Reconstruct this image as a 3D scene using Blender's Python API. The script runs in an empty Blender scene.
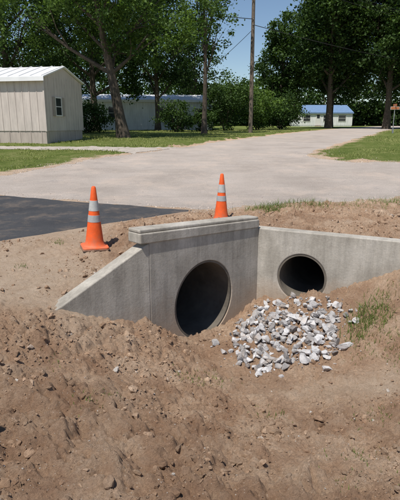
import bpy, math, random
import numpy as np
from mathutils import Vector, Matrix
random.seed(7); RS=np.random.RandomState(11)
scene=bpy.context.scene
COL=scene.collection

# ------------------------------------------------------------ helpers
def mesh_obj(name, V, faces, mats=(), midx=None, smooth=False, attrs=None, parent=None, uvs=None):
    """faces: list of numpy int arrays (n,k)"""
    V=np.asarray(V,dtype=np.float32)
    faces=[np.asarray(f,dtype=np.int32) for f in faces if len(f)]
    me=bpy.data.meshes.new(name)
    me.vertices.add(len(V)); me.vertices.foreach_set('co',V.ravel())
    nl=sum(f.size for f in faces); npoly=sum(len(f) for f in faces)
    me.loops.add(nl); me.loops.foreach_set('vertex_index',np.concatenate([f.ravel() for f in faces]))
    tot=np.concatenate([np.full(len(f),f.shape[1],dtype=np.int32) for f in faces])
    st=np.concatenate([[0],np.cumsum(tot)[:-1]]).astype(np.int32)
    me.polygons.add(npoly); me.polygons.foreach_set('loop_start',st); me.polygons.foreach_set('loop_total',tot)
    if midx is not None: me.polygons.foreach_set('material_index',np.asarray(midx,dtype=np.int32))
    me.polygons.foreach_set('use_smooth',np.full(npoly,bool(smooth)))
    for m in mats: me.materials.append(m)
    if attrs:
        for k,a in attrs.items():
            a=np.asarray(a,dtype=np.float32)
            if a.ndim==1:
                at=me.attributes.new(k,'FLOAT','POINT'); at.data.foreach_set('value',a)
            else:
                at=me.attributes.new(k,'FLOAT_VECTOR','POINT'); at.data.foreach_set('vector',a.ravel())
    me.update(calc_edges=True); me.validate()
    ob=bpy.data.objects.new(name,me); COL.objects.link(ob)
    if parent: ob.parent=parent
    return ob

class MB:
    """simple mesh collector"""
    def __init__(s): s.V=[];s.F={};s.n=0;s.M={}
    def add(s,V,F,m=0):
        V=np.asarray(V,float); 
        for f in F:
            k=len(f); s.F.setdefault(k,[]).append([i+s.n for i in f]); s.M.setdefault(k,[]).append(m)
        s.V.append(V); s.n+=len(V)
    def box(s,a,b,m=0,M=None):
        x0,y0,z0=a;x1,y1,z1=b
        V=[(x0,y0,z0),(x1,y0,z0),(x1,y1,z0),(x0,y1,z0),(x0,y0,z1),(x1,y0,z1),(x1,y1,z1),(x0,y1,z1)]
        if M is not None: V=[tuple(M@Vector(v)) for v in V]
        s.add(V,[(0,3,2,1),(4,5,6,7),(0,1,5,4),(1,2,6,5),(2,3,7,6),(3,0,4,7)],m)
    def tube(s,pts,rad,n=8,m=0,cap=True):
        pts=[np.array(p,float) for p in pts]; V=[];F=[]
        for i,p in enumerate(pts):
            d=pts[min(i+1,len(pts)-1)]-pts[max(i-1,0)]; d/=np.linalg.norm(d)+1e-9
            a=np.cross(d,[0,1,0] if abs(d[1])<.9 else [1,0,0]); a/=np.linalg.norm(a); b=np.cross(d,a)
            for k in range(n):
                t=2*math.pi*k/n; V.append(p+rad[i]*(math.cos(t)*a+math.sin(t)*b))
        for i in range(len(pts)-1):
            for k in range(n):
                F.append((i*n+k,i*n+(k+1)%n,(i+1)*n+(k+1)%n,(i+1)*n+k))
        s.add(V,F,m)
        if cap:
            s.add([V[k] for k in range(n)],[tuple(range(n))],m); s.add(V[-n:],[tuple(range(n-1,-1,-1))],m)
    def build(s,name,mats,smooth=False,parent=None,attrs=None):
        V=np.concatenate(s.V); fs=[];mi=[]
        for k in s.F: fs.append(np.array(s.F[k])); mi+=s.M[k]
        return mesh_obj(name,V,fs,mats,mi,smooth,attrs,parent)

def h2(ix,iy,seed):
    v=np.sin(ix*127.1+iy*311.7+seed*74.7)*43758.5453
    return v-np.floor(v)
def vn(x,y,seed=0):
    ix=np.floor(x);iy=np.floor(y);fx=x-ix;fy=y-iy
    fx=fx*fx*fx*(fx*(fx*6-15)+10);fy=fy*fy*fy*(fy*(fy*6-15)+10)
    a=h2(ix,iy,seed);b=h2(ix+1,iy,seed);c=h2(ix,iy+1,seed);d=h2(ix+1,iy+1,seed)
    return (a+(b-a)*fx)*(1-fy)+(c+(d-c)*fx)*fy
def fbm(x,y,sc,o=4,seed=0):
    r=0;a=1;t=0
    for i in range(o):
        c,s=math.cos(.7*i+.3),math.sin(.7*i+.3)
        r=r+a*vn((x*c-y*s)/sc,(x*s+y*c)/sc,seed+i); t+=a; a*=.55; sc*=.5
    return r/t
def lumps(x,y,sc,seed):
    """rounded clods: cellular domes of random size"""
    x=x/sc;y=y/sc; ix=np.floor(x);iy=np.floor(y); best=np.zeros(x.shape)
    for dx in (-1,0,1):
        for dy in (-1,0,1):
            cx=ix+dx;cy=iy+dy; px=cx+h2(cx,cy,seed)-x; py=cy+h2(cx,cy,seed+5)-y
            r=.25+.55*h2(cx,cy,seed+9)**1.6; ang=h2(cx,cy,seed+13)*3.14; e=.6+.4*h2(cx,cy,seed+17)
            u=px*np.cos(ang)+py*np.sin(ang); v=(-px*np.sin(ang)+py*np.cos(ang))/e
            d=np.maximum(np.sqrt(u*u+v*v)*.75,np.maximum(np.abs(u),np.abs(v))*.85)/r
            best=np.maximum(best,r*np.sqrt(np.clip(1-d*d,0,1)))
    return best
def ss(a,b,x):
    t=np.clip((x-a)/(b-a),0,1); return t*t*(3-2*t)
def polysd(px,py,P,closed=True):
    P=np.array(P,float);n=len(P);d=np.full(px.shape,1e9);ins=np.zeros(px.shape,bool)
    for i in range(n if closed else n-1):
        a=P[i];b=P[(i+1)%n];e=b-a
        t=np.clip(((px-a[0])*e[0]+(py-a[1])*e[1])/(e@e),0,1)
        d=np.minimum(d,np.hypot(px-a[0]-t*e[0],py-a[1]-t*e[1]))
        c=((a[1]>py)!=(b[1]>py))
        with np.errstate(divide='ignore',invalid='ignore'):
            xx=a[0]+(py-a[1])*e[0]/(e[1] if e[1]!=0 else 1e-9)
        ins^=c&(px<xx)
    return np.where(ins,-d,d)

# ------------------------------------------------------------ node helpers
def newmat(name):
    m=bpy.data.materials.new(name); m.use_nodes=True; nt=m.node_tree
    b=nt.nodes['Principled BSDF']; b.inputs['Specular IOR Level'].default_value=.25
    return m,nt,b
def N(nt,t,**k):
    n=nt.nodes.new(t)
    for a,v in k.items():
        if a.startswith('i_'):
            key=a[2:]; key=int(key) if key.isdigit() else key
            n.inputs[key].default_value=v
        else: setattr(n,a,v)
    return n
def noise(nt,co,scale,detail=6,rough=.6,dist=0):
    n=N(nt,'ShaderNodeTexNoise'); n.inputs['Scale'].default_value=scale; n.inputs['Detail'].default_value=detail
    n.inputs['Roughness'].default_value=rough; n.inputs['Distortion'].default_value=dist
    if co is not None: nt.links.new(co,n.inputs['Vector'])
    return n.outputs['Fac']
def ramp(nt,fac,stops):
    r=N(nt,'ShaderNodeValToRGB'); e=r.color_ramp.elements
    while len(e)<len(stops): e.new(.5)
    for i,(p,c) in enumerate(stops):
        e[i].position=p; e[i].color=(c,c,c,1) if not isinstance(c,tuple) else (*c,1)
    nt.links.new(fac,r.inputs[0]); return r.outputs[0]
def mix(nt,f,a,b,mode='MIX'):
    m=N(nt,'ShaderNodeMix',data_type='RGBA',blend_type=mode)
    for s,v in ((0,f),(6,a),(7,b)):
        if isinstance(v,(int,float)): m.inputs[s].default_value=v
        elif isinstance(v,tuple): m.inputs[s].default_value=(*v,1)
        else: nt.links.new(v,m.inputs[s])
    return m.outputs[2]
def math_(nt,op,a,b=0):
    m=N(nt,'ShaderNodeMath',operation=op)
    for s,v in ((0,a),(1,b)):
        if isinstance(v,(int,float)): m.inputs[s].default_value=v
        else: nt.links.new(v,m.inputs[s])
    return m.outputs[0]
def bump(nt,b,h,st=.5,dist=.02,prev=None):
    n=N(nt,'ShaderNodeBump'); n.inputs['Strength'].default_value=st; n.inputs['Distance'].default_value=dist
    nt.links.new(h,n.inputs['Height'])
    if prev: nt.links.new(prev,n.inputs['Normal'])
    if b: nt.links.new(n.outputs[0],b.inputs['Normal'])
    return n.outputs[0]
def pos(nt): return N(nt,'ShaderNodeNewGeometry').outputs['Position']
def objco(nt): return N(nt,'ShaderNodeTexCoord').outputs['Object']
def simple(name,c,rough=.7,var=.12,sc=6,bmp=.2,metal=0):
    m,nt,b=newmat(name); co=objco(nt)
    n=noise(nt,co,sc,6,.65)
    d=tuple(x*(1-var*1.6) for x in c); l=tuple(min(1,x*(1+var)) for x in c)
    nt.links.new(ramp(nt,n,[(.3,d),(.7,l)]),b.inputs['Base Color'])
    b.inputs['Roughness'].default_value=rough; b.inputs['Metallic'].default_value=metal
    if bmp: bump(nt,b,noise(nt,co,sc*8,4),bmp,.01)
    return m

# ------------------------------------------------------------ layout
H=1.8
Ty=np.array([-400,9,12,16,20,26,30,40,60,100,500.]); Tz=np.array([0,0,.08,.35,.6,.9,1.0,1.2,1.4,1.6,1.6])
_yy=np.linspace(-20,520,5401); _zz=np.interp(_yy,Ty,Tz); _k=np.ones(15)/15; _zz=np.convolve(np.pad(_zz,7,mode='edge'),_k,'valid')
def T(y): return np.interp(y,_yy,_zz)
L=np.array([-.61,5.72]); C=np.array([.88,7.21]); W=np.array([-1.51,5.03])
dB=(C-L)/np.linalg.norm(C-L); nB=np.array([dB[1],-dB[0]])
dR=np.array([1.8,-.81]); dR/=np.linalg.norm(dR); nR=np.array([dR[1],-dR[0]]) 
E=C+dR*3.3
dW=(W-L)/np.linalg.norm(W-L); nW=np.array([-dW[1],dW[0]])
if nW[1]>0: nW=-nW
TH=.2
off=.10
Lm=L-(nB+nW)/2*off*1.05; Cm=C-(nB+nR)*off/ (1+nB@nR); Wm=W-nW*off; Em=E-nR*off
PL=[(-40,3.0),(-6,4.2),tuple(Wm),tuple(Lm),tuple(Cm),tuple(Em),(8,3.5),(40,-6)]
def sdline(px,py):
    best=np.full(px.shape,1e9);sg=np.zeros(px.shape)
    for i in range(len(PL)-1):
        a=np.array(PL[i]);b=np.array(PL[i+1]);e=b-a;l=np.linalg.norm(e)
        t=np.clip(((px-a[0])*e[0]+(py-a[1])*e[1])/(l*l),0,1)
        d=np.hypot(px-a[0]-t*e[0],py-a[1]-t*e[1]); perp=(e[0]*(py-a[1])-e[1]*(px-a[0]))/l
        key=d-1e-4*np.abs(perp); m=key<best
        best=np.where(m,key,best); sg=np.where(m,np.sign(perp)*d,sg)
    return sg
Fp=np.array([(-.55,5.55,-.66),(.3,6.1,-1.10),(.0,6.0,-1.08),(-.25,5.75,-.92),(.88,7.05,-.89),(1.5,6.8,-.74),(2.06,6.6,-.52),(2.68,6.3,-.12),(3.3,6.0,.02),(3.9,5.7,.05),
 (.86,5.93,-1.13),(1.55,5.82,-1.02),(-1.08,4.93,-.42),(-1.45,4.95,-.18),(0,5.4,-1.02),(-.58,5.1,-.70),(-2.18,5.0,-.14),(-3.2,4.6,-.1),(0,3.8,-.72),(1.07,4.7,-1.0),(2.1,4.6,-.92),
 (2.49,5.6,-.52),(3.3,5.0,-.5),(-1.13,3.26,-.38),(0,2.5,-.45),(-1.2,2.4,-.27),(1.3,2.6,-.62),(2.5,3.2,-.8),(0,0,.0),(-3,0,.05),(3,0,-.2),(-6,3,0),(-6,6,0),(6,3,-.5),(6,6,0),(0,-4,.1),(6,-3,0),(-6,-3,.1)])
def tps(r2): return np.where(r2>1e-12,.5*r2*np.log(np.maximum(r2,1e-12)),0)
n=len(Fp); K=tps(((Fp[:,None,:2]-Fp[None,:,:2])**2).sum(-1))+np.eye(n)*.004
P_=np.hstack([np.ones((n,1)),Fp[:,:2]]); A=np.zeros((n+3,n+3)); A[:n,:n]=K;A[:n,n:]=P_;A[n:,:n]=P_.T
wts=np.linalg.solve(A,np.concatenate([Fp[:,2],np.zeros(3)]))
def Fz(x,y):
    r=wts[n]+wts[n+1]*x+wts[n+2]*y
    for i in range(n): r=r+wts[i]*tps((x-Fp[i,0])**2+(y-Fp[i,1])**2)
    far=ss(5,9,np.hypot(x,y-3))
    return np.clip(r,-1.3,.25)*(1-far)
ROAD=[(-.2,10.45),(1.36,11.0),(3,11.3),(4.9,11.9),(9,12.2),(60,14),(60,24),(14,18.6),(7.3,18.0),(5.4,18.4),(4.5,19.3),(4.5,20.7),(5.6,23),(7.8,27),(13.9,40),(22.8,60),(48,105),(42,108),(31,90),(14.2,55),(7.3,40),(3.1,31),(-.3,24.5),(-2.15,21.5),(-3.9,19.4),(-5.1,17),(-6.2,15),(-8.5,14.6),(-14,16),(-60,27),(-60,20),(-10,12.4),(-4.95,12.1)]
ASPH=[(-.0,10.35),(-1.3,9.35),(-3.15,7.6),(-6,6.2),(-14,4.5),(-14,10),(-10,12.5),(-4.95,12.25),(-2.3,11.2)]
DRIVE=[(-2.9,20.8),(-4.5,22.0),(-9,22.6),(-30,23.2),(-30,24.4),(-9,24.0),(-4,23.6),(-1.0,23.4)]
def edge_noise(x,y): return (fbm(x,y,1.2,4,31)-.5)*.6+(fbm(x,y,.28,3,37)-.5)*.34
def sd_road(x,y): return polysd(x,y,ROAD)+edge_noise(x,y)
def sd_asph(x,y): return polysd(x,y,ASPH)+edge_noise(x,y)*.35
def sd_drive(x,y): return polysd(x,y,DRIVE)+edge_noise(x,y)*1.2

def ground(x,y,detail=True):
    sd=sdline(x,y)
    dl=np.hypot(x-Wm[0],y-Wm[1]); dr=np.hypot(x-Em[0],y-Em[1])
    outl=(x<Wm[0]); outr=(x>Em[0])
    hw=.075+np.where(outl,dl*.5,0)+np.where(outr,dr*.6,0); hw=np.minimum(hw,1.5)
    w=np.clip(.5+sd/(2*hw),0,1)
    near=np.exp(-((x-2.3)**2/2.5+(y-8.2)**2/1.6))
    B=T(y)-.12*ss(0,1,(7-y)/1.8)*(1-ss(-3,-8,x))+.16*near+.05*np.exp(-((x+.6)**2+(y-7.6)**2)/1.2)
    z=Fz(x,y)*(1-w)+B*w
    rd=np.minimum(sd_road(x,y),sd_asph(x,y))
    soft=ss(0,.5,rd)
    rr=.35+.65*ss(.2,.9,soft)
    grass=gmask(x,y)
    sand=smask(x,y)
    if detail:
        amp=rr*soft*(1-.8*grass)*(1-.72*sand)*ss(60,25,np.hypot(x,y))*(1-.6*np.exp(-(((x-.1)/.7)**2+((y-5.8)/.45)**2)))
        wx=x+.05*(fbm(x,y,.25,3,101)-.5); wy=y+.05*(fbm(x,y,.25,3,111)-.5)
        b1=fbm(x,y,.8,3,3)-.5
        b2=1-np.abs(2*fbm(x,y,.34,4,9)-1)*1.6
        pat=ss(.36,.62,fbm(x,y,1.0,3,22)); pat2=ss(.4,.65,fbm(x,y,.5,3,27))
        cl=lumps(wx,wy,.19,201)*pat
        fine=(fbm(x,y,.035,3,40)-.5)
        z=z+amp*(.13*b1+.06*(b2-.5)*(.3+.9*pat)
            +.15*cl*.6
            +.14*lumps(wx,wy,.095,301)*(.25+.85*pat2)*.6
            +.06*lumps(wx,wy,.045,401)*(.5+.5*pat)
            +.036*fine*(.6+.8*pat2)-.015)
    z=z-.03*(1-ss(-.25,-.02,rd))
    return z
def gmask(x,y):
    far=ss(11.8,12.6,y+.0*x+ (fbm(x,y,1.5,3,50)-.5)*1.2)
    back=ss(6,9,np.abs(x))*ss(2,0,y)
    g=np.maximum(far,back)
    near_r=ss(.9,.15,sd_road(x,y)+(fbm(x,y,.5,3,52)-.5)*1.2)
    return g*(1-near_r*.8)
def smask(x,y):
    a=ss(-.6,-1.6,x+.25*(y-5.5))*ss(4.5,5.2,y)
    c=np.exp(-(((x-1.9)/1.2)**2+((y-4.75)/.3)**2))*.85
    r=ss(.9,.1,sd_road(x,y)+(fbm(x,y,.6,3,57)-.5)*.8)*.7
    return np.clip(np.maximum(np.maximum(a*.85,c),r)+(fbm(x,y,.9,4,60)-.5)*.5*(a>0.05),0,1)

def grow(a,b,st,f=1.12,mx=40):
    r=[a];s=st
    while abs(r[-1]-a)<abs(b-a):
        r.append(r[-1]+math.copysign(s,b-a)); s=min(s*f,mx)
    return r[1:]
fx=np.arange(-2.7,3.4,.0115); fy=np.concatenate([np.arange(2.05,4.5,.0095),np.arange(4.5,8.0,.013)])
xs=np.array(sorted(grow(fx[0],-420,.02))+list(fx)+grow(fx[-1],420,.02))
ymid=list(np.arange(8.0,13,.03)); 
ys=np.array(sorted(grow(fy[0],-60,.03))+list(fy)+ymid+grow(ymid[-1],520,.035,1.04,30))
X,Y=np.meshgrid(xs,ys); Z=ground(X.ravel(),Y.ravel()).reshape(X.shape)
print('ground',X.shape)
V=np.stack([X.ravel(),Y.ravel(),Z.ravel()],1)
ny,nx=X.shape; idx=np.arange(ny*nx).reshape(ny,nx)
Q=np.stack([idx[:-1,:-1],idx[:-1,1:],idx[1:,1:],idx[1:,:-1]],-1).reshape(-1,4)
P1=np.array([.07,6.40]); P1s=(P1-L)@dB; P1z=-.545; P1r=.53
P2s=((np.array([1.50,6.93])-C)@dR); P2z=-.40; P2r=.335
def pipehole(V,A,d,nrm,s0,z0,r):
    q=V[:,:2]-A; s=q@d; dep=-(q@nrm)
    return (dep>.0)&(dep<.4)&(((s-s0)**2+(V[:,2]-z0)**2)<(r+.12)**2)
bad=pipehole(V,L,dB,nB,P1s,P1z,P1r)|pipehole(V,C,dR,nR,P2s,P2z,P2r)
Q=Q[~bad[Q].any(1)]
gm=gmask(V[:,0],V[:,1]); sm=smask(V[:,0],V[:,1])
moist=np.clip(ss(.50,.72,fbm(V[:,0],V[:,1],1.1,4,70))*.65+np.exp(-(((V[:,0]-.6)/.7)**2+((V[:,1]-2.5)/.35)**2))*.8+np.exp(-(((V[:,0]-2.7)/.5)**2+((V[:,1]-5.9)/.3)**2))*.5,0,1)

# ------------------------------------------------------------ materials
def soil_cols(nt,co):
    base=ramp(nt,noise(nt,co,2.2,9,.72),[(.3,(.40,.24,.15)),(.48,(.575,.385,.255)),(.68,(.76,.57,.41))])
    fine=ramp(nt,noise(nt,co,38,8,.8),[(.3,.54),(.52,1.0),(.75,1.2)])
    return mix(nt,1.0,base,fine,'MULTIPLY')
m_ground,nt,b=newmat('ground_soil_grass'); co=pos(nt)
at=lambda n_:N(nt,'ShaderNodeAttribute',attribute_name=n_).outputs['Fac']
soil=soil_cols(nt,co)
soil=mix(nt,math_(nt,'MULTIPLY',at('moist'),.55),soil,(.31,.18,.11))
sandc=ramp(nt,noise(nt,co,5,10,.75),[(.3,(.60,.435,.30)),(.7,(.80,.645,.49))])
sandc=mix(nt,.8,sandc,ramp(nt,noise(nt,co,60,5,.8),[(.3,.70),(.7,1.12)]),'MULTIPLY')
soil=mix(nt,math_(nt,'MULTIPLY',at('sand'),.85),soil,sandc)
def speck(soil,scale,lo,col,rad):
    vor=N(nt,'ShaderNodeTexVoronoi'); vor.inputs['Scale'].default_value=scale; nt.links.new(co,vor.inputs['Vector'])
    peb=ramp(nt,vor.outputs['Distance'],[(.0,1.0),(rad,1.0),(rad+.06,0.0)])
    sc_=N(nt,'ShaderNodeSeparateColor'); nt.links.new(vor.outputs['Color'],sc_.inputs[0])
    sel=ramp(nt,sc_.outputs[0],[(lo,0.),(lo+.04,1.)])
    pm=math_(nt,'MULTIPLY',math_(nt,'MULTIPLY',peb,sel),.8)
    return mix(nt,pm,soil,col),pm
soil,pm=speck(soil,55,.82,(.74,.65,.54),.16)
soil,pm2=speck(soil,90,.72,(.30,.19,.125),.22)
gr=ramp(nt,noise(nt,co,1.1,8,.75),[(.25,(.085,.125,.026)),(.5,(.16,.20,.05)),(.72,(.30,.29,.12))])
gf=ramp(nt,noise(nt,co,24,5,.7),[(.3,.55),(.7,1.3)])
gr=mix(nt,1.0,gr,gf,'MULTIPLY')
gmk=ramp(nt,math_(nt,'MULTIPLY',at('grass'),math_(nt,'ADD',noise(nt,co,4,6,.7),.5)),[(.30,0.),(.6,1.)])
nt.links.new(mix(nt,gmk,soil,gr),b.inputs['Base Color']); b.inputs['Roughness'].default_value=.95; b.inputs['Specular IOR Level'].default_value=.08
h=math_(nt,'ADD',noise(nt,co,34,8,.8),math_(nt,'MULTIPLY',noise(nt,co,150,4,.7),.5))
n1=bump(nt,None,h,1.0,.038); bump(nt,b,pm,.6,.006,n1)

m_clod,nt,b=newmat('dirt_clod'); co=pos(nt)
cc=soil_cols(nt,co); tint=N(nt,'ShaderNodeAttribute',attribute_name='tint').outputs['Fac']
cc=mix(nt,1.0,cc,ramp(nt,tint,[(0,.62),(.8,.95),(1,1.05)]),'MULTIPLY')
cc=mix(nt,ramp(nt,tint,[(.94,0.),(.955,1.)]),cc,(.68,.62,.55))
nt.links.new(cc,b.inputs['Base Color']); b.inputs['Roughness'].default_value=.95; b.inputs['Specular IOR Level'].default_value=.08
bump(nt,b,noise(nt,co,80,6,.8),1.0,.02)

m_rock,nt,b=newmat('limestone_riprap'); co=pos(nt); tint=N(nt,'ShaderNodeAttribute',attribute_name='tint').outputs['Fac']
c1=ramp(nt,tint,[(0,(.24,.22,.21)),(.35,(.43,.41,.40)),(1,(.74,.73,.73))])
c2=ramp(nt,noise(nt,co,14,8,.75),[(.3,.65),(.7,1.2)])
c3=mix(nt,ramp(nt,noise(nt,co,7,6,.7),[(.52,0.),(.68,.55)]),mix(nt,1.0,c1,c2,'MULTIPLY'),(.50,.38,.28))
nt.links.new(c3,b.inputs['Base Color']); b.inputs['Roughness'].default_value=.85
bump(nt,b,noise(nt,co,40,6,.75),.8,.02)

m_road,nt,b=newmat('old_gravel_asphalt'); co=pos(nt)
c=ramp(nt,noise(nt,co,.55,8,.65),[(.3,(.40,.345,.30)),(.7,(.54,.47,.415))])
f=ramp(nt,noise(nt,co,45,6,.85),[(.3,.60),(.7,1.28)])
c=mix(nt,1.0,c,f,'MULTIPLY')
st=N(nt,'ShaderNodeMapping'); st.inputs['Scale'].default_value=(.35,1.6,1); st.inputs['Rotation'].default_value=(0,0,.05); nt.links.new(co,st.inputs['Vector'])
c=mix(nt,.6,c,ramp(nt,noise(nt,st.outputs[0],1.0,8,.7),[(.3,.80),(.55,1.0),(.7,1.10)]),'MULTIPLY')
c=mix(nt,ramp(nt,noise(nt,co,.7,9,.75),[(.50,0.),(.68,.6)]),c,(.62,.50,.41))
c=mix(nt,ramp(nt,noise(nt,co,1.1,9,.8,.6),[(.56,0.),(.69,.5)]),c,(.27,.25,.24))
nt.links.new(c,b.inputs['Base Color']); b.inputs['Roughness'].default_value=.95; b.inputs['Specular IOR Level'].default_value=.1
bump(nt,b,noise(nt,co,60,6,.85),.9,.02)

m_asph,nt,b=newmat('new_asphalt'); co=pos(nt)
c=ramp(nt,noise(nt,co,.9,8,.6),[(.3,(.045,.046,.050)),(.7,(.075,.075,.078))])
c=mix(nt,1.0,c,ramp(nt,noise(nt,co,60,5,.85),[(.3,.5),(.7,1.6)]),'MULTIPLY')
dust=ramp(nt,noise(nt,co,1.6,10,.8),[(.50,0.),(.72,.6)])
c=mix(nt,dust,c,(.28,.21,.155))
nt.links.new(c,b.inputs['Base Color']); b.inputs['Roughness'].default_value=.85
bump(nt,b,noise(nt,co,80,4,.8),.8,.015)
m_drive=simple('gravel_driveway',(.42,.37,.32),.95,.15,3,.3)

m_conc,nt,b=newmat('cast_concrete'); co=pos(nt)
c=ramp(nt,noise(nt,co,1.6,8,.65),[(.3,(.31,.28,.235)),(.5,(.43,.395,.34)),(.72,(.56,.52,.46))])
mp=N(nt,'ShaderNodeMapping'); mp.inputs['Scale'].default_value=(5,5,.5); nt.links.new(co,mp.inputs['Vector'])
c=mix(nt,.85,c,ramp(nt,noise(nt,mp.outputs[0],1.6,6,.75),[(.3,.66),(.6,1.06)]),'MULTIPLY')
c=mix(nt,.8,c,ramp(nt,noise(nt,co,28,8,.8),[(.3,.8),(.7,1.12)]),'MULTIPLY')
vp=N(nt,'ShaderNodeTexVoronoi'); vp.inputs['Scale'].default_value=26; nt.links.new(co,vp.inputs['Vector'])
pit=ramp(nt,vp.outputs['Distance'],[(.0,0.),(.09,0.),(.13,1.)])
c=mix(nt,.5,c,ramp(nt,vp.outputs['Distance'],[(.0,.45),(.10,1.)]),'MULTIPLY')
sx=N(nt,'ShaderNodeSeparateXYZ'); nt.links.new(co,sx.inputs[0])
zf=math_(nt,'ADD',sx.outputs[2],math_(nt,'MULTIPLY',noise(nt,co,3.5,6,.7),.7))
sp=N(nt,'ShaderNodeMapRange'); sp.inputs['From Min'].default_value=.0; sp.inputs['From Max'].default_value=-.55; sp.inputs['To Max'].default_value=.7
nt.links.new(zf,sp.inputs['Value'])
c=mix(nt,sp.outputs[0],c,(.42,.305,.21))
nt.links.new(c,b.inputs['Base Color']); b.inputs['Roughness'].default_value=.88
n1=bump(nt,None,noise(nt,co,35,6,.75),.5,.01); bump(nt,b,pit,.4,.006,n1)
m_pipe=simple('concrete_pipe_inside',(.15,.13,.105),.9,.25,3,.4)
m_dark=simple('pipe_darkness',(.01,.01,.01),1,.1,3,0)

def leafmat(name,dark,light,tr=.35):
    m=bpy.data.materials.new(name); m.use_nodes=True; nt=m.node_tree; b=nt.nodes['Principled BSDF']; out=nt.nodes['Material Output']
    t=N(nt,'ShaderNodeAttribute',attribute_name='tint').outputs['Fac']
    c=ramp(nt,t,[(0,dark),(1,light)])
    nt.links.new(c,b.inputs['Base Color']); b.inputs['Roughness'].default_value=.6; b.inputs['Specular IOR Level'].default_value=.2
    tl=N(nt,'ShaderNodeBsdfTranslucent'); nt.links.new(mix(nt,1.0,c,(1.2,1.3,.5),'MULTIPLY'),tl.inputs[0])
    mx=N(nt,'ShaderNodeMixShader'); mx.inputs[0].default_value=tr
    nt.links.new(b.outputs[0],mx.inputs[1]); nt.links.new(tl.outputs[0],mx.inputs[2]); nt.links.new(mx.outputs[0],out.inputs[0]); return m
m_leafA=leafmat('oak_leaves',(.030,.066,.014),(.15,.235,.048),.3)
m_leafB=leafmat('dark_leaves',(.018,.042,.011),(.082,.14,.032),.25)
m_blade=leafmat('grass_blades',(.15,.20,.045),(.42,.42,.17),.35)
m_weed=leafmat('weed_blades',(.09,.15,.03),(.24,.30,.09),.35)
m_bark=simple('bark',(.10,.08,.062),.95,.35,7,.8)

# ------------------------------------------------------------ ground + roads
g=mesh_obj('ground',V,[Q],[m_ground],None,True,{'grass':gm,'sand':sm,'moist':moist})
def sheet(name,sdf,xs,ys,dz,mat):
    X,Y=np.meshgrid(xs,ys); x=X.ravel().copy();y=Y.ravel().copy(); f=sdf(x,y)
    ny,nx=X.shape; idx=np.arange(ny*nx).reshape(ny,nx)
    Q=np.stack([idx[:-1,:-1],idx[:-1,1:],idx[1:,1:],idx[1:,:-1]],-1).reshape(-1,4)
    Q=Q[(f[Q]<0).any(1)]
    used=np.unique(Q); rem=np.full(len(x),-1); rem[used]=np.arange(len(used)); x=x[used];y=y[used];Q=rem[Q]
    for it in range(3):
        f=sdf(x,y); e=.01
        gx=(sdf(x+e,y)-sdf(x-e,y))/(2*e); gy=(sdf(x,y+e)-sdf(x,y-e))/(2*e); g2=gx*gx+gy*gy+.05
        o=f>0; x=np.where(o,x-np.clip(f*gx/g2*.9,-.06,.06),x); y=np.where(o,y-np.clip(f*gy/g2*.9,-.06,.06),y)
    f=sdf(x,y)
    z=ground(x,y,False)
    rd=np.minimum(sd_road(x,y),sd_asph(x,y)); z=z+.03*(1-ss(-.25,-.02,rd))+dz*ss(.02,-.15,f)-.012*ss(-.12,.02,f)
    return mesh_obj(name,np.stack([x,y,z],1),[Q],[mat],None,True)
rx=np.array(sorted(grow(-7.5,-60,.1,1.08,2))+list(np.arange(-7.5,9.5,.07))+grow(9.5,62,.1,1.06,1.2))
ry=np.array(list(np.arange(9.8,22,.07))+grow(22,110,.1,1.03,1.0))
sheet('gravel_road',sd_road,rx,ry,.004,m_road)
sheet('asphalt_apron',sd_asph,np.arange(-14.3,.6,.08),np.arange(4,13,.06),.012,m_asph)
def sheet2(name,sdf,xs,ys,mat):
    X,Y=np.meshgrid(xs,ys); x=X.ravel();y=Y.ravel(); f=sdf(x,y)
    ny,nx=X.shape; idx=np.arange(ny*nx).reshape(ny,nx)
    Q=np.stack([idx[:-1,:-1],idx[:-1,1:],idx[1:,1:],idx[1:,:-1]],-1).reshape(-1,4); Q=Q[(f[Q]<0).all(1)]
    used=np.unique(Q); rem=np.full(len(x),-1); rem[used]=np.arange(len(used)); x=x[used];y=y[used]
    z=ground(x,y,True)+.012
    return mesh_obj(name,np.stack([x,y,z],1),[rem[Q]],[mat],None,True)
sheet2('gravel_driveway',sd_drive,np.arange(-30,0,.1),np.arange(20,25,.06),m_drive)

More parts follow.
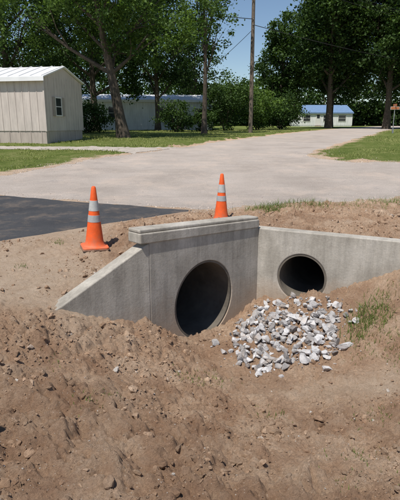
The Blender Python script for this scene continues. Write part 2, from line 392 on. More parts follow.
# ------------------------------------------------------------ culvert headwall
culv=bpy.data.objects.new('concrete_culvert_headwall',None); COL.objects.link(culv)
import bmesh
def bm_fix(ob):
    bm=bmesh.new(); bm.from_mesh(ob.data); bmesh.ops.remove_doubles(bm,verts=bm.verts,dist=1e-5); bmesh.ops.recalc_face_normals(bm,faces=bm.faces); bm.to_mesh(ob.data); bm.free()
def wall(name,A,d,nrm,s0,s1,ztop,zbot,th,hole=None,front=0,bev=.014):
    """ztop/zbot: (z at s0, z at s1); body lies behind the face"""
    corners=[(s0,zbot[0]),(s1,zbot[1]),(s1,ztop[1]),(s0,ztop[0])]
    def P(s,z,dep): 
        q=A+d*s-nrm*dep; return (q[0],q[1],z)
    mb=MB()
    if hole:
        hs,hz,hr=hole; ang=[2*math.pi*i/72 for i in range(72)]
        for c in corners: ang.append(math.atan2(c[1]-hz,c[0]-hs)%(2*math.pi))
        ang=sorted(ang); ang=[a for i,a in enumerate(ang) if i==0 or a-ang[i-1]>1e-4]
        inn=[(hs+hr*math.cos(a),hz+hr*math.sin(a)) for a in ang]; out=[]
        for a in ang:
            ca,sa=math.cos(a),math.sin(a);bt=1e9
            for i in range(4):
                p=corners[i];q=corners[(i+1)%4];ex,ez=q[0]-p[0],q[1]-p[1]
                den=ca*ez-sa*ex
                if abs(den)<1e-9: continue
                t=((p[0]-hs)*ez-(p[1]-hz)*ex)/den; u=((p[0]-hs)*sa-(p[1]-hz)*ca)/den
                if t>0 and -1e-6<=u<=1+1e-6: bt=min(bt,t)
            out.append((hs+bt*ca,hz+bt*sa))
        n_=len(ang); V=[P(*p,front) for p in inn]+[P(*p,front) for p in out]+[P(*p,th) for p in inn]+[P(*p,th) for p in out]; F=[]
        for i in range(n_):
            j=(i+1)%n_
            F+= [(i,n_+i,n_+j,j),(2*n_+i,2*n_+j,3*n_+j,3*n_+i),(i,j,2*n_+j,2*n_+i),(n_+i,3*n_+i,3*n_+j,n_+j)]
        mb.add(V,F)
    else:
        V=[P(*p,front) for p in corners]+[P(*p,th) for p in corners]
        mb.add(V,[(0,1,2,3),(7,6,5,4),(0,4,5,1),(1,5,6,2),(2,6,7,3),(3,7,4,0)])
    ob=mb.build(name,[m_conc],False,culv)
    bm_fix(ob)
    bv=ob.modifiers.new('bevel','BEVEL'); bv.width=bev; bv.segments=2; bv.limit_method='ANGLE'; bv.angle_limit=math.radians(40)
    return ob
lenB=np.linalg.norm(C-L)
wall('main_wall',L,dB,nB,0,lenB,(.43,.31),(-1.7,-1.7),TH,(P1s,P1z,P1r+.03))
wall('parapet_cap',L,dB,nB,-.14,lenB-.004,(.560,.435),(.433,.313),TH+.03,None,-.018)
wall('parapet_top_slab',L,dB,nB,-.137,lenB-.007,(.606,.476),(.561,.436),TH+.027,None,.002)
wall('side_wall',C,dR,nR,-.08,3.3,(.30,.27),(-1.6,-1.6),TH,(P2s,P2z,P2r+.03))
lw=np.linalg.norm(W-L)
def wing():
    mb=MB(); A=L; 
    def P(s,z,dep): q=A+dW*s-nW*dep; return (q[0],q[1],z)
    cs=[(0.0,-1.4),(lw+.12,-1.4),(lw+.12,-.16),(lw,-.12),(0.0,.425)]
    V=[P(*p,0) for p in cs]+[P(*p,TH) for p in cs]
    mb.add(V,[(0,1,2,3,4),(9,8,7,6,5)]+[(i,5+i,5+(i+1)%5,(i+1)%5) for i in range(5)])
    ob=mb.build('wing_wall',[m_conc],False,culv); bm_fix(ob)
    bv=ob.modifiers.new('bevel','BEVEL'); bv.width=.012; bv.segments=2; bv.limit_method='ANGLE'; bv.angle_limit=math.radians(25)
wing()
def pipe(name,A,d,nrm,s0,z0,r,length):
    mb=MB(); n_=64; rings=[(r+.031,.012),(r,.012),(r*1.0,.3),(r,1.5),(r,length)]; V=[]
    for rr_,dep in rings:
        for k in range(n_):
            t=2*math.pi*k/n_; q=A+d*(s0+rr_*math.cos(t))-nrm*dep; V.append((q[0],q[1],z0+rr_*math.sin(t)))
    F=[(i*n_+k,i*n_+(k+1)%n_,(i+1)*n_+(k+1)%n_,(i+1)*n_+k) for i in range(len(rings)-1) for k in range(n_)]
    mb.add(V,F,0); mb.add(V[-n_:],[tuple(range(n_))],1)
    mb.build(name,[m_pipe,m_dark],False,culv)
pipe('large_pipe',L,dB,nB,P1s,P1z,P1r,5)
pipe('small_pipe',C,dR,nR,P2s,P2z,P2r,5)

# ------------------------------------------------------------ stones
def ico(sub):
    bm=bmesh.new(); bmesh.ops.create_icosphere(bm,subdivisions=sub,radius=1); bm.verts.ensure_lookup_table()
    V=np.array([v.co[:] for v in bm.verts]);F=np.array([[v.index for v in f.verts] for f in bm.faces]); bm.free(); return V,F
def stone_vars(sub,k,cuts,jit):
    V0,F0=ico(sub); out=[]
    for i in range(k):
        V=V0.copy()
        for c in range(cuts):
            nn=RS.normal(size=3); nn/=np.linalg.norm(nn); dd=RS.uniform(.4,.8)
            p=V@nn; V=V-np.where(p>dd,p-dd,0)[:,None]*nn
        V+=RS.normal(size=V.shape)*jit; out.append(V)
    return out,F0
def stones(name,P,S,tint,sub,mat,cuts=9,jit=.03,flat=.75,smooth=False):
    vars_,F0=stone_vars(sub,14,cuts,jit); n_=len(P); nv=len(vars_[0])
    AV=np.array(vars_); ch=RS.randint(0,14,n_); B=AV[ch]
    sc=np.stack([S*RS.uniform(.8,1.4,n_),S*RS.uniform(.65,1.1,n_),S*RS.uniform(flat*.7,flat*1.1,n_)],1)
    B=B*sc[:,None,:]
    q=RS.normal(size=(n_,4)); q[:,1:3]*=.35; q/=np.linalg.norm(q,axis=1)[:,None]; w,x,y,z=q.T
    R=np.stack([1-2*(y*y+z*z),2*(x*y-z*w),2*(x*z+y*w),2*(x*y+z*w),1-2*(x*x+z*z),2*(y*z-x*w),2*(x*z-y*w),2*(y*z+x*w),1-2*(x*x+y*y)],1).reshape(-1,3,3)
    B=np.einsum('nij,nkj->nki',R,B)+P[:,None,:]
    F=(F0[None]+(np.arange(n_)*nv)[:,None,None]).reshape(-1,3)
    return mesh_obj(name,B.reshape(-1,3),[F],[mat],None,smooth,{'tint':np.repeat(tint,nv)})
pts=[];ss_=[]
poly=[(.46,6.5),(.86,7.04),(1.3,6.92),(1.88,6.66),(2.05,6.3),(1.9,5.9),(1.65,5.5),(1.2,5.22),(.75,5.28),(.40,5.6),(.32,6.05)]
while len(pts)<950:
    x=RS.uniform(.0,2.5);y=RS.uniform(4.9,7.15)
    f_=polysd(np.array([x]),np.array([y]),poly)[0]
    keepp=RS.uniform()<(1/(1+math.exp((f_+.09)/.06)))*(.45+.9*float(ss(.35,.6,fbm(np.array([x]),np.array([y]),.45,3,140))[0]))*(1-.55*float(ss(5.8,5.2,y)))
    if keepp and (np.array([x,y])-L)@nB>.06 and (np.array([x,y])-C)@nR>.05:
        s=RS.choice([.015,.027,.045,.066,.088],p=[.32,.25,.21,.15,.07])*RS.uniform(.8,1.2)
        pts.append((x,y));ss_.append(s)
pts=np.array(pts);ss_=np.array(ss_)
z=ground(pts[:,0],pts[:,1])
lift=RS.uniform(0,1,len(pts))**2*.05*ss(.05,-.3,np.array([polysd(pts[i:i+1,0],pts[i:i+1,1],poly)[0] for i in range(len(pts))]))
stones('riprap_rocks',np.stack([pts[:,0],pts[:,1],z+ss_*.28+lift],1),ss_,RS.uniform(0,1,len(pts)),2,m_rock,13,.018,.68)
nC=32000
cx=RS.uniform(-3.2,3.8,nC*3); cy=1.9+8.6*RS.uniform(0,1,nC*3)**1.35
keep=(RS.uniform(size=nC*3)<(.14+.9*ss(.42,.62,fbm(cx,cy,.7,3,88)))*(1-.68*smask(cx,cy)))&(np.abs(sdline(cx,cy))>.18)&(np.minimum(sd_road(cx,cy),sd_asph(cx,cy))>.03)
cx=cx[keep][:nC];cy=cy[keep][:nC]; nC=len(cx)
cs=np.minimum(.0044/(RS.uniform(.009,1,nC)**.60),.052)*RS.uniform(.7,1.1,nC)
cz=ground(cx,cy)+cs*.25
big=cs>.014
P=np.stack([cx,cy,cz],1); tt=RS.uniform(0,1,nC)
stones('dirt_clods',P[big],cs[big],tt[big]*.965,2,m_clod,12,.07,.75,False)
stones('pebbles',P[~big],cs[~big],tt[~big],1,m_clod,4,.08,.75,False)
nG=9000; gx_=RS.uniform(-7,9,nG*4); gy_=RS.uniform(9.5,22,nG*4); f_=sd_road(gx_,gy_)
k=(RS.uniform(size=nG*4)<np.exp(-np.abs(f_-.05)/.25)*.8)&(sd_asph(gx_,gy_)>.02)
gx_=gx_[k][:nG];gy_=gy_[k][:nG]; sz_=RS.uniform(.007,.022,len(gx_))
m_gravel=simple('road_gravel',(.54,.46,.39),.9,.25,4,0)
stones('loose_gravel',np.stack([gx_,gy_,ground(gx_,gy_,True)+.03*(1-ss(-.25,-.02,np.minimum(sd_road(gx_,gy_),sd_asph(gx_,gy_))))+sz_*.3],1),sz_,RS.uniform(0,1,len(gx_)),1,m_gravel,3,.08,.7)

# ------------------------------------------------------------ traffic cones
def plastic(name,c,r=.45):
    m,nt,b=newmat(name); co=objco(nt)
    n_=noise(nt,co,9,8,.75)
    col=ramp(nt,n_,[(.35,tuple(x*.74 for x in c)),(.65,c)])
    sx=N(nt,'ShaderNodeSeparateXYZ'); nt.links.new(co,sx.inputs[0])
    mr=N(nt,'ShaderNodeMapRange'); mr.inputs['From Min'].default_value=.28; mr.inputs['From Max'].default_value=0; mr.inputs['To Max'].default_value=.55
    nt.links.new(math_(nt,'ADD',sx.outputs[2],math_(nt,'MULTIPLY',math_(nt,'SUBTRACT',noise(nt,co,18,6,.7),.4),.6)),mr.inputs['Value'])
    col=mix(nt,mr.outputs[0],col,(.45,.25,.16))
    nt.links.new(col,b.inputs['Base Color']); b.inputs['Roughness'].default_value=r; b.inputs['Specular IOR Level'].default_value=.3
    bump(nt,b,noise(nt,co,40,4),.12,.01); return m
m_or=plastic('orange_plastic',(.86,.125,.025),.6); m_wh=plastic('reflective_collar',(.50,.50,.48),.45); m_bk=plastic('black_rubber',(.03,.03,.03),.8); m_org=plastic('grey_collar',(.42,.42,.42),.45)
def cone(loc,rot,lean):
    mb=MB(); n_=40
    def R(z): return .135-(.135-.030)*(z-.06)/(.91-.06)
    prof=[(.182,.035,0),(.160,.05,0),(.142,.07,0),(R(.12),.12,0),(R(.40),.40,0),(R(.401)+.003,.401,1),(R(.50)+.003,.50,1),(R(.501),.501,0),(R(.56),.56,0),(R(.561)+.003,.561,1),(R(.71)+.003,.71,1),(R(.711),.711,0),(R(.89),.89,0),(.024,.905,0),(.018,.91,0),(.014,.90,0),(.014,.80,0)]
    V=[]
    for (r,z,m) in prof:
        for k in range(n_): t=2*math.pi*k/n_; V.append((r*math.cos(t),r*math.sin(t),z))
    mb.add(V,[],0); base=mb.n-len(V)
    for i in range(len(prof)-1):
        m=1 if (prof[i][2]==1 and prof[i+1][2]==1) else 0
        if m==1 and prof[i][1]<.45: m=2
        for k in range(n_):
            mb.F.setdefault(4,[]).append([base+i*n_+k,base+i*n_+(k+1)%n_,base+(i+1)*n_+(k+1)%n_,base+(i+1)*n_+k]); mb.M.setdefault(4,[]).append(m)
    def slab(z0,z1,a,c,m):
        pr=[]
        for q in range(4):
            cx_=(a-c)*(1 if q in(0,3) else -1); cy_=(a-c)*(1 if q in(0,1) else -1)
            for j in range(6):
                t=math.pi/2*q+math.pi/2*j/5; pr.append((cx_+c*math.cos(t),cy_+c*math.sin(t)))
        k=len(pr); V=[(x,y,z0) for x,y in pr]+[(x,y,z1-.008) for x,y in pr]+[(x*.97,y*.97,z1) for x,y in pr]
        mb.add(V,[tuple(range(k-1,-1,-1)),tuple(range(2*k,3*k))]+[(i,(i+1)%k,k+(i+1)%k,k+i) for i in range(k)]+[(k+i,k+(i+1)%k,2*k+(i+1)%k,2*k+i) for i in range(k)],m)
    slab(0,.022,.195,.05,3); slab(.0225,.045,.188,.05,0)
    ob=mb.build('traffic_cone',[m_or,m_wh,m_org,m_bk],False)
    ob.data.polygons.foreach_set('use_smooth',[len(p.vertices)==4 for p in ob.data.polygons]); 
    try: ob.data.set_sharp_from_angle(angle=math.radians(35))
    except Exception as e: print(e)
    ob.location=loc; ob.rotation_euler=(lean[0],lean[1],rot)
def gz(x,y): return float(ground(np.array([x]),np.array([y]))[0])
cone((-1.55,7.0,gz(-1.55,7.0)+.01),.35,(.02,.03))
cone((.40,9.2,gz(.42,9.2)-.01),.5,(-.01,.02))

# ------------------------------------------------------------ buildings
def sidingmat(name,c):
    m,nt,b=newmat(name); co=objco(nt)
    n_=ramp(nt,noise(nt,co,.8,8,.7),[(.3,tuple(x*.85 for x in c)),(.7,c)])
    mp=N(nt,'ShaderNodeMapping'); mp.inputs['Scale'].default_value=(3,3,.35); nt.links.new(co,mp.inputs['Vector'])
    n_=mix(nt,.8,n_,ramp(nt,noise(nt,mp.outputs[0],2,8,.75),[(.35,.72),(.6,1.0)]),'MULTIPLY')
    nt.links.new(n_,b.inputs['Base Color']); b.inputs['Roughness'].default_value=.7; bump(nt,b,noise(nt,co,20,3),.1,.01); return m
m_beige=sidingmat('beige_siding',(.66,.58,.52)); m_beige2=sidingmat('tan_skirting',(.54,.46,.40))
m_white=sidingmat('white_siding',(.86,.86,.84)); m_roofm=simple('white_metal_roof',(.82,.82,.82),.4,.06,1.5,.05)
m_trim=simple('trim_paint',(.70,.68,.64),.6,.05,2,.05); m_shut=simple('tan_shutters',(.36,.31,.27),.7,.1,3,.1)
m_grroof=simple('blue_grey_roof',(.16,.25,.40),.6,.1,3,.1)
mg,nt,b=newmat('window_glass'); b.inputs['Base Color'].default_value=(.03,.035,.04,1); b.inputs['Roughness'].default_value=.08; b.inputs['Specular IOR Level'].default_value=.6
def frame(name,origin,ang):
    e=bpy.data.objects.new(name,None); COL.objects.link(e); e.location=origin; e.rotation_euler=(0,0,ang); return e
def siding(mb,axis,c0,c1,o,z0,z1,step,m,side):
    k=c0+step/2
    while k<c1:
        if axis==0: mb.box((k-.015,min(o,o+side*.018),z0),(k+.015,max(o,o+side*.018),z1),m)
        else: mb.box((min(o,o+side*.018),k-.015,z0),(max(o,o+side*.018),k+.015,z1),m)
        k+=step
def mobile_home(name,origin,ang,Lx,Wy,zw,rise,mw,ms,mr,wins,ewins,doors=(),skirt=.65,ribs=True):
    """local: x from 0 to -Lx (long side, facing -y), y from 0 to Wy (end face at x=0 faces +x)"""
    e=frame(name,origin,ang)
    mb=MB(); mb.box((-Lx,0,skirt),(0,Wy,zw),0)
    for xx in (0,-Lx): mb.add([(xx,0,zw),(xx,Wy,zw),(xx,Wy/2,zw+rise)],[(0,1,2)],0)
    siding(mb,0,-Lx,0,0,skirt,zw-.1,.4,0,-1); siding(mb,1,0,Wy,0,skirt,zw+.05,.3,0,1)
    for (cx0,cy0) in ((-.05,-.03),(-.05,Wy-.03),(-Lx-.03,-.03)): mb.box((cx0,cy0,skirt-.02),(cx0+.08,cy0+.08,zw-.02),0)
    mb.build('walls',[mw],False,e)
    mb=MB(); mb.box((-Lx+.03,.03,-.4),(-.03,Wy-.03,skirt-.003),0); siding(mb,0,-Lx,0,.03,-.3,skirt-.02,.6,0,-1); siding(mb,1,0,Wy,-.03,-.3,skirt-.02,.6,0,1)
    mb.build('skirting',[ms],False,e)
    mb=MB(); oh=.22
    for sgn in (0,1):
        y0=-oh if sgn==0 else Wy+oh; zz=zw-oh*rise/(Wy/2)+.03
        a=[(-Lx-.15,y0,zz),(.15,y0,zz),(.15,Wy/2,zw+rise+.03),(-Lx-.15,Wy/2,zw+rise+.03)]
        bq=[(p[0],p[1],p[2]+.06) for p in a]
        mb.add(a+bq,[(0,1,2,3),(7,6,5,4),(0,4,5,1),(1,5,6,2),(2,6,7,3),(3,7,4,0)],0)
        if ribs:
            k=-Lx
            while k<0:
                q=[(k,y0,zz+.06),(k+.05,y0,zz+.06),(k+.05,Wy/2,zw+rise+.09),(k,Wy/2,zw+rise+.09)]
                mb.add(q+[(p[0],p[1],p[2]+.04) for p in q],[(7,6,5,4),(0,4,5,1),(1,5,6,2),(3,7,4,0)],0); k+=.6
    mb.box((-Lx-.16,-oh-.03,zw-.2),(.16,-oh-.002,zw+.0),0)
    mb.build('roof',[mr],False,e)
    mb=MB(); 
    for (x0,x1,z0,z1) in wins:
        mb.box((x0,-.03,z0),(x1,.02,z1),1); mb.box((x0-.06,-.05,z0-.06),(x0,.02,z1+.06),0);mb.box((x1,-.05,z0-.06),(x1+.06,.02,z1+.06),0)
        mb.box((x0,-.05,z1),(x1,.02,z1+.06),0);mb.box((x0,-.05,z0-.06),(x1,.02,z0),0); mb.box((x0,-.045,(z0+z1)/2-.02),(x1,-.031,(z0+z1)/2+.02),0)
    for (y0,y1,z0,z1) in ewins:
        mb.box((-.02,y0,z0),(.03,y1,z1),1); mb.box((-.02,y0-.06,z0-.06),(.05,y0,z1+.06),0);mb.box((-.02,y1,z0-.06),(.05,y1+.06,z1+.06),0)
        mb.box((-.02,y0,z1),(.05,y1,z1+.06),0);mb.box((-.02,y0,z0-.06),(.05,y1,z0),0); mb.box((.031,y0,(z0+z1)/2-.02),(.045,y1,(z0+z1)/2+.02),0)
        mb.box((-.02,y0-.36,z0-.05),(.06,y0-.07,z1+.05),2); mb.box((-.02,y1+.07,z0-.05),(.06,y1+.36,z1+.05),2)
    for (x0,x1) in doors:
        mb.box((x0,-.04,skirt+.05),(x1,.02,skirt+2.05),0); mb.box((x0+.2,-.06,skirt+1.2),(x1-.2,-.042,skirt+1.8),1)
        for s_ in range(3): mb.box((x0-.1,-.35*(s_+1),-.3),(x1+.1,-.35*s_-.05,skirt-.2*s_-.02),3)
    mb.build('windows_and_doors',[m_trim,mg,m_shut,m_beige2],False,e)
    return e
zA=float(T(25.5))
mobile_home('mobile_home',(-7.75,25.5,zA-.02),math.radians(-11.5),15,4.3,3.25,.62,m_beige,m_beige2,m_roofm,
    [(-7.2,-6.2,1.5,2.5),(-12,-11,1.5,2.5)],[(1.1,1.7,1.45,2.3)],[(-9.6,-8.7)])
mobile_home('mobile_home',(1.3,52,float(T(52))-.1),math.radians(7),13.0,4.5,3.0,.55,m_white,m_white,m_roofm,
    [(-1.8,-1.0,1.4,2.2),(-5.5,-4.4,1.2,2.3),(-10.5,-9.4,1.2,2.3)],[(1.5,2.5,1.3,2.3)],[(-3.6,-2.8)],.5)
mobile_home('white_house',(27.0,90,1.45),math.radians(4),9.5,7,2.5,1.3,m_white,m_white,m_grroof,
    [(-2.5,-1.2,1,2.0),(-5.2,-4.2,1,2.0),(-8.8,-7.6,1,2.0)],[(2,3,1,2)],[(-6.6,-5.7)],.3,False)

# ------------------------------------------------------------ trees
def leaves(centers,rad,npc,size,tint0,flat=.8):
    n_=len(centers); tot=n_*npc
    c=np.repeat(centers,npc,0); r=np.repeat(rad,npc)
    p=c+RS.normal(size=(tot,3))*(r[:,None]*np.array([.5,.5,.5*flat]))
    u=RS.normal(size=(tot,3)); u/=np.linalg.norm(u,axis=1)[:,None]
    nrm=RS.normal(size=(tot,3))+np.array([0,0,.9]); nrm/=np.linalg.norm(nrm,axis=1)[:,None]
    v=np.cross(nrm,u); v/=np.linalg.norm(v,axis=1)[:,None]+1e-9; u=np.cross(v,nrm)
    s=size*RS.uniform(.5,1.25,tot)[:,None]
    A=p-u*s*.5;B=p+v*s*.32;D=p+u*s*.5;E_=p-v*s*.32
    V=np.stack([A,B,D,E_],1).reshape(-1,3); F=np.arange(tot*4).reshape(-1,4)
    t=np.clip(np.repeat(tint0,npc)+RS.normal(size=tot)*.15,0,1)
    return V,F,np.repeat(t,4)
def finish(name,mb,V2,F2,t2,mat):
    V1=np.concatenate(mb.V); fs=[];mi=[]
    for k in mb.F: fs.append(np.array(mb.F[k])); mi+=mb.M[k]
    fs.append(F2+len(V1)); mi+=[1]*len(F2)
    return mesh_obj(name,np.concatenate([V1,V2]),fs,[m_bark,mat],mi,False,{'tint':np.concatenate([np.zeros(len(V1)),t2])})
def tree(name,x,y,h,crown,tr,nclump,npc,size,mat,lobes=9,lean=(0,0),crad=.9,trunk_top=.8):
    z0=float(T(y))-.15
    cz0,cz1,rx,ry=crown; cx_,cy_=x+lean[0],y+lean[1]; mb=MB()
    top=np.array([cx_,cy_,z0+h*trunk_top]); b0=np.array([x,y,z0]); pts=[];rad=[]
    for i in range(9):
        t=i/8; p=b0*(1-t)+top*t; p[0]+=math.sin(t*5+x)*.12*t*h*.1; p[1]+=math.cos(t*4+y)*.1*t*h*.1
        pts.append(p); rad.append(tr*(1.35 if i==0 else 1)*(1-.8*t))
    mb.tube(pts,rad,10)
    lob=[]
    for i in range(lobes):
        a=2*math.pi*i/lobes*1.618*2+RS.uniform(-.4,.4); t=(i+.5)/lobes
        zz=z0+cz0+(cz1-cz0)*(.12+.80*t)
        prof=math.sin(math.pi*min(.95,max(.12,.22+.66*t)))
        rr_=RS.uniform(.35,.75)*prof
        lr=RS.uniform(.34,.5)*(.6+.5*prof)
        lob.append((cx_+math.cos(a)*rx*rr_,cy_+math.sin(a)*ry*rr_,zz,rx*lr,ry*lr,(cz1-cz0)*.5*lr*.9))
    for l in lob:
        k=int(np.clip((l[2]-z0)/(h*trunk_top)*8*.7,2,7)); s=pts[k]; e_=np.array(l[:3]); m_=(s+e_)/2+np.array([0,0,-.06*h*.3])
        mb.tube([s,m_,e_],[rad[k]*.55,rad[k]*.35,rad[k]*.1],6)
        for q in range(3):
            o=RS.normal(size=3)*np.array(l[3:6])*.5; mb.tube([m_,(m_+e_)/2+o*.4,e_+o],[rad[k]*.25,rad[k]*.15,.01],5)
    per=max(1,nclump//lobes); cc=[];tn=[]
    for l in lob:
        d=RS.normal(size=(per,3)); d/=np.linalg.norm(d,axis=1)[:,None]; r=RS.uniform(.25,1,per)**.5
        c_=np.array(l[:3])+d*r[:,None]*np.array(l[3:6])*RS.uniform(.85,1.2,(per,1)); cc.append(c_)
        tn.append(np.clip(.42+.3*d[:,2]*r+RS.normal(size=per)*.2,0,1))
    cc=np.concatenate(cc);tn=np.concatenate(tn)
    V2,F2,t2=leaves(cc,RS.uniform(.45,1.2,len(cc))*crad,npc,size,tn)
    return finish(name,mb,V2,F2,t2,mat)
tree('oak_tree',-4.7,31,13,(4.8,13.5,7.0,5.0),.36,450,100,.19,m_leafA,12,(-1.6,0))
tree('oak_tree',-13.5,36,14,(4.0,14,6.5,5.0),.34,340,90,.22,m_leafB,11)
tree('oak_tree',-9.5,46,16,(3.6,16,6.5,5),.34,300,85,.28,m_leafB,11)
tree('elm_tree',.3,38,12.5,(6.8,13.0,2.6,2.4),.20,100,60,.19,m_leafA,8,(.1,0),.65,.9)
tree('elm_tree',-4.0,48,15,(3.8,14,4.0,4),.26,220,75,.27,m_leafB,11)
tree('elm_tree',-.6,57,12,(2.5,11.5,3.6,3.4),.22,170,65,.28,m_leafB,10)
tree('oak_tree',9.8,62,13,(1.2,12.5,3.2,3.2),.25,240,80,.32,m_leafB,11)
tree('oak_tree',15.2,60,20,(4.2,21,5.2,5),.38,560,95,.34,m_leafB,17,(0,0),1.2)
tree('oak_tree',21.0,57,21,(4.2,22,5.6,5),.4,560,95,.34,m_leafB,17,(0,0),1.2)
tree('oak_tree',26.5,62,20,(2,21,5.5,5),.38,400,85,.36,m_leafB,14,(0,0),1.15)
tree('oak_tree',32.0,60,20,(2,21,5.5,5),.38,260,65,.4,m_leafB,12,(0,0),1.1)
tree('oak_tree',18.0,70,19,(4.8,20,6,5),.36,360,75,.45,m_leafB,13,(0,0),1.3)
tree('elm_tree',24.5,48,12,(3.0,12.5,3.8,3.5),.22,190,80,.26,m_leafA,10)
def shrub(name,x,y,r,h,n_,size,mat,npc=60):
    z0=float(T(y)); d=RS.normal(size=(n_,3)); d/=np.linalg.norm(d,axis=1)[:,None]; q=RS.uniform(.2,1,n_)**.5
    c_=np.array([x,y,z0+h*.52])+d*q[:,None]*np.array([r,r,h*.48])*RS.uniform(.75,1.2,(n_,1)); c_[:,2]=np.maximum(c_[:,2],z0+.15)
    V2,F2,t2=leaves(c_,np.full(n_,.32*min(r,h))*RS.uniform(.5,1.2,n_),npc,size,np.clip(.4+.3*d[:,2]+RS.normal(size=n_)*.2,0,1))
    mb=MB(); 
    for a in range(6):
        mb.tube([(x+.1*math.cos(a),y+.1*math.sin(a),z0-.1),(x+r*.3*math.cos(a),y+r*.3*math.sin(a),z0+h*.4),(x+r*.6*math.cos(a),y+r*.6*math.sin(a),z0+h*.75)],[.05,.035,.01],5)
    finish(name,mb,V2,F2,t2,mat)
shrub('bush',-2.0,43,1.5,2.5,70,.18,m_leafB)
shrub('bush',2.4,48,2.4,4.8,130,.22,m_leafB)
shrub('bush',5.8,51,2.2,4.0,110,.22,m_leafA)
shrub('bush',8.8,55,2.4,3.6,110,.24,m_leafB)
shrub('bush',-9.0,40,1.8,2.4,70,.2,m_leafB)
shrub('bush',.3,44,1.2,2.0,50,.18,m_leafB)
n1_,n2_=1700,1500; nn=n1_+n2_
tx=np.concatenate([RS.uniform(-75,85,n1_),RS.uniform(-85,95,n2_)]); ty=np.concatenate([RS.uniform(100,114,n1_),RS.uniform(106,122,n2_)])
ht=9.0+6*ss(-3,-14,tx)+6*ss(16,26,tx)+(fbm(tx,ty*0,5,3,5)-.5)*6
uu=RS.uniform(0,1,nn); tz=np.where(np.arange(nn)<n1_,1.6+ht*uu**.85,1.5+4.2*uu)
c_=np.stack([tx,ty,tz],1)
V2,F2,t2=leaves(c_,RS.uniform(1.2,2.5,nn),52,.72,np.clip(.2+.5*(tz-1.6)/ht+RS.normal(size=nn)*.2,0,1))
mb=MB()
for i in range(45):
    x_=RS.uniform(-70,80);y_=RS.uniform(101,112); mb.tube([(x_,y_,1.3),(x_+.3,y_,6),(x_,y_,9)],[.22,.16,.05],6)
finish('distant_trees',mb,V2,F2,t2,m_leafB)

# ------------------------------------------------------------ grass + weeds
def blades(x,y,z,hh,ww,lean=.5,mat=m_blade,name='grass',t0=.45):
    n_=len(x); a=RS.uniform(0,2*math.pi,n_); dx=np.cos(a)*ww;dy=np.sin(a)*ww; b_=RS.uniform(0,2*math.pi,n_); l=RS.uniform(.1,1,n_)*lean*hh
    A=np.stack([x-dx,y-dy,z-.01],1);B=np.stack([x+dx,y+dy,z-.01],1)
    M1=np.stack([x+dx*.7+np.cos(b_)*l*.3,y+dy*.7+np.sin(b_)*l*.3,z+hh*.55],1);M2=np.stack([x-dx*.7+np.cos(b_)*l*.3,y-dy*.7+np.sin(b_)*l*.3,z+hh*.55],1)
    Tp=np.stack([x+np.cos(b_)*l,y+np.sin(b_)*l,z+hh],1)
    V=np.stack([A,B,M1,M2,Tp],1).reshape(-1,3); i=np.arange(n_)*5
    return mesh_obj(name,V,[np.stack([i,i+1,i+2,i+3],1),np.stack([i+3,i+2,i+4],1)],[mat],None,False,{'tint':np.repeat(np.clip(RS.normal(size=n_)*.22+t0,0,1),5)})
n0=130000
gy=13+37*RS.uniform(0,1,n0)**1.4; gx=RS.uniform(-.62,.72,n0)*gy
pg=fbm(gx,gy,1.3,4,97)
k=(gmask(gx,gy)*RS.uniform(.6,1.3,n0)>.6)&(sd_road(gx,gy)>.15)&(sd_drive(gx,gy)>.0)&(RS.uniform(size=n0)<.1+.9*ss(.38,.58,pg))
gx=gx[k];gy=gy[k];pg=pg[k]; gzv=ground(gx,gy)
hh=(.02+.07*ss(.4,.75,pg))*RS.uniform(.6,1.4,len(gx))
blades(gx,gy,gzv,hh,.005+.0005*gy,.9,t0=.35+.6*(fbm(gx,gy,2.2,3,99)))
def tuft(cx_,cy_,r,n_,h0):
    x=cx_+RS.normal(size=n_)*r*.5;y=cy_+RS.normal(size=n_)*r*.5; z=ground(x,y)
    return x,y,z,h0*RS.uniform(.3,1.2,n_)
TU=[(1.5,10.2,.35,330,.15),(2.0,10.4,.55,330,.13),(2.5,10.5,.3,150,.14),(1.15,10.3,.25,110,.10),(2.9,10.6,.5,90,.09),(4.0,10.8,.6,200,.12),(3.3,10.4,.5,90,.08),(4.6,11.1,.4,150,.12),
    (2.12,5.95,.22,260,.13),(2.28,5.75,.2,170,.10),(2.0,5.72,.2,110,.08),(2.4,6.05,.2,80,.08),(2.3,5.35,.25,80,.06),(2.0,5.45,.2,60,.05),(2.5,5.2,.3,70,.05),
    (-.1,4.75,.2,70,.04),(-.9,3.5,.14,35,.035),(-.75,3.6,.1,22,.03),(.7,4.2,.2,50,.04),(-2.2,7.4,.15,40,.05),(2.3,5.1,.25,60,.05),(-1.35,4.1,.12,20,.03),(1.3,3.4,.2,45,.04),(-2.4,6.3,.12,25,.05),(.25,5.1,.2,40,.045),(1.7,4.1,.25,70,.045),(2.05,3.9,.2,54,.045),(.1,5.0,.2,40,.04),(1.5,3.0,.2,40,.035),(1.0,2.9,.15,26,.03)]
R_=[tuft(*t) for t in TU]; 
blades(*[np.concatenate([r[i] for r in R_]) for i in range(4)],.004,1.3,m_weed,'weeds',.4)

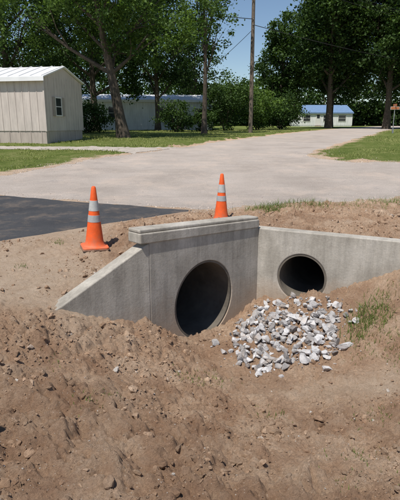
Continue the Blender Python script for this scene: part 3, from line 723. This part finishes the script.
# ------------------------------------------------------------ utility pole, wires, sign
m_pole=simple('weathered_pole_wood',(.17,.135,.105),.9,.25,5,.5); m_metal=simple('galvanised_metal',(.35,.36,.37),.45,.1,5,.05,.6)
m_wire=simple('black_cable',(.03,.03,.03),.6,.1,5,0); m_por=simple('porcelain',(.5,.5,.48),.3,.1,5,0)
px,py=4.0,40.; pz=float(T(py))
pole=bpy.data.objects.new('utility_pole',None); COL.objects.link(pole)
mb=MB(); mb.tube([(px,py,pz-.3),(px,py,pz+5),(px,py,pz+12.5)],[.17,.15,.11],14); mb.build('pole_shaft',[m_pole],True,pole)
mb=MB(); mb.box((px-1.2,py-.22,pz+11.6),(px+1.2,py-.12,pz+11.73),0)
for d_ in (-1.05,-.4,.4,1.05): mb.tube([(px+d_,py-.17,pz+11.73),(px+d_,py-.17,pz+11.85),(px+d_,py-.17,pz+11.92)],[.03,.06,.04],10,1)
for hz_ in (9.6,8.3,7.9,7.6): mb.tube([(px-.02,py-.12,pz+hz_),(px-.02,py-.24,pz+hz_)],[.03,.03],8,2)
mb.build('crossarm_and_fittings',[m_pole,m_por,m_metal],False,pole)
mb=MB()
def wire(a,b_,sag,r=.018):
    pts=[]
    for i in range(25):
        t=i/24; p=np.array(a)*(1-t)+np.array(b_)*t; p[2]-=sag*4*t*(1-t); pts.append(p)
    mb.tube(pts,[r]*25,5)
for d_ in (-1.05,.4,1.05): wire((px+d_,py-.17,pz+11.9),(px+d_-34,py-14,pz+13),.7); wire((px+d_,py-.17,pz+11.9),(px+d_+40,py+32,pz+12),.8)
wire((px,py-.15,pz+9.6),(px-30,py-10,pz+12.5),.5,.024); wire((px,py-.15,pz+8.3),(px-26,py-8,pz+10.6),.5,.026); wire((px,py-.15,pz+7.6),(-3,51,pz+3.4),.4,.018); wire((px,py-.15,pz+7.9),(px+40,py+34,pz+8),.8,.024)
mb.build('overhead_wires',[m_wire],True,pole)
m_sign=simple('sign_face',(.45,.16,.07),.5,.08,3,0)
sx_,sy_=14.9,39.; sz=float(T(sy_)); sg=bpy.data.objects.new('street_sign',None); COL.objects.link(sg)
mb=MB(); mb.tube([(sx_,sy_,sz-.2),(sx_,sy_,sz+2.15)],[.035,.035],8); mb.box((sx_-.05,sy_-.05,sz-.1),(sx_+.05,sy_+.05,sz+.3),0); mb.build('post',[m_metal],False,sg)
mb=MB(); mb.box((sx_-.34,sy_-.06,sz+1.76),(sx_+.34,sy_-.04,sz+1.98),0); mb.box((sx_-.32,sy_-.066,sz+1.78),(sx_+.32,sy_-.061,sz+1.96),1); mb.box((sx_-.012,sy_-.35,sz+2.0),(sx_+.012,sy_+.35,sz+2.18),1)
mb.build('sign_panels',[m_trim,m_sign],False,sg)

# ------------------------------------------------------------ camera, light
cam=bpy.data.cameras.new('camera'); co_=bpy.data.objects.new('camera',cam); COL.objects.link(co_)
cam.sensor_fit='VERTICAL'; cam.sensor_height=24; cam.lens=24*490/500; cam.clip_end=2000; cam.clip_start=.05
co_.location=(0,0,H); co_.rotation_euler=(math.radians(90-14.31),0,0); scene.camera=co_
sd_=Vector((-.25,-.39,.885)).normalized()
sun=bpy.data.lights.new('sun','SUN'); sun.energy=5.0; sun.angle=math.radians(.53); sun.color=(1,.955,.89)
so=bpy.data.objects.new('sun',sun); COL.objects.link(so); so.rotation_euler=sd_.to_track_quat('Z','Y').to_euler(); so.location=(0,0,30)
w=bpy.data.worlds.new('World'); scene.world=w; w.use_nodes=True; nt=w.node_tree; bg=nt.nodes['Background']
sky=N(nt,'ShaderNodeTexSky',sky_type='NISHITA'); sky.sun_disc=False; sky.sun_elevation=math.asin(sd_.z); sky.sun_rotation=math.atan2(sd_.x,sd_.y); sky.dust_density=0.1; sky.air_density=1.0; sky.ozone_density=2.5; sky.altitude=400
nt.links.new(sky.outputs[0],bg.inputs[0]); bg.inputs[1].default_value=.10
scene.view_settings.view_transform='Standard'; scene.view_settings.look='None'; scene.view_settings.exposure=0
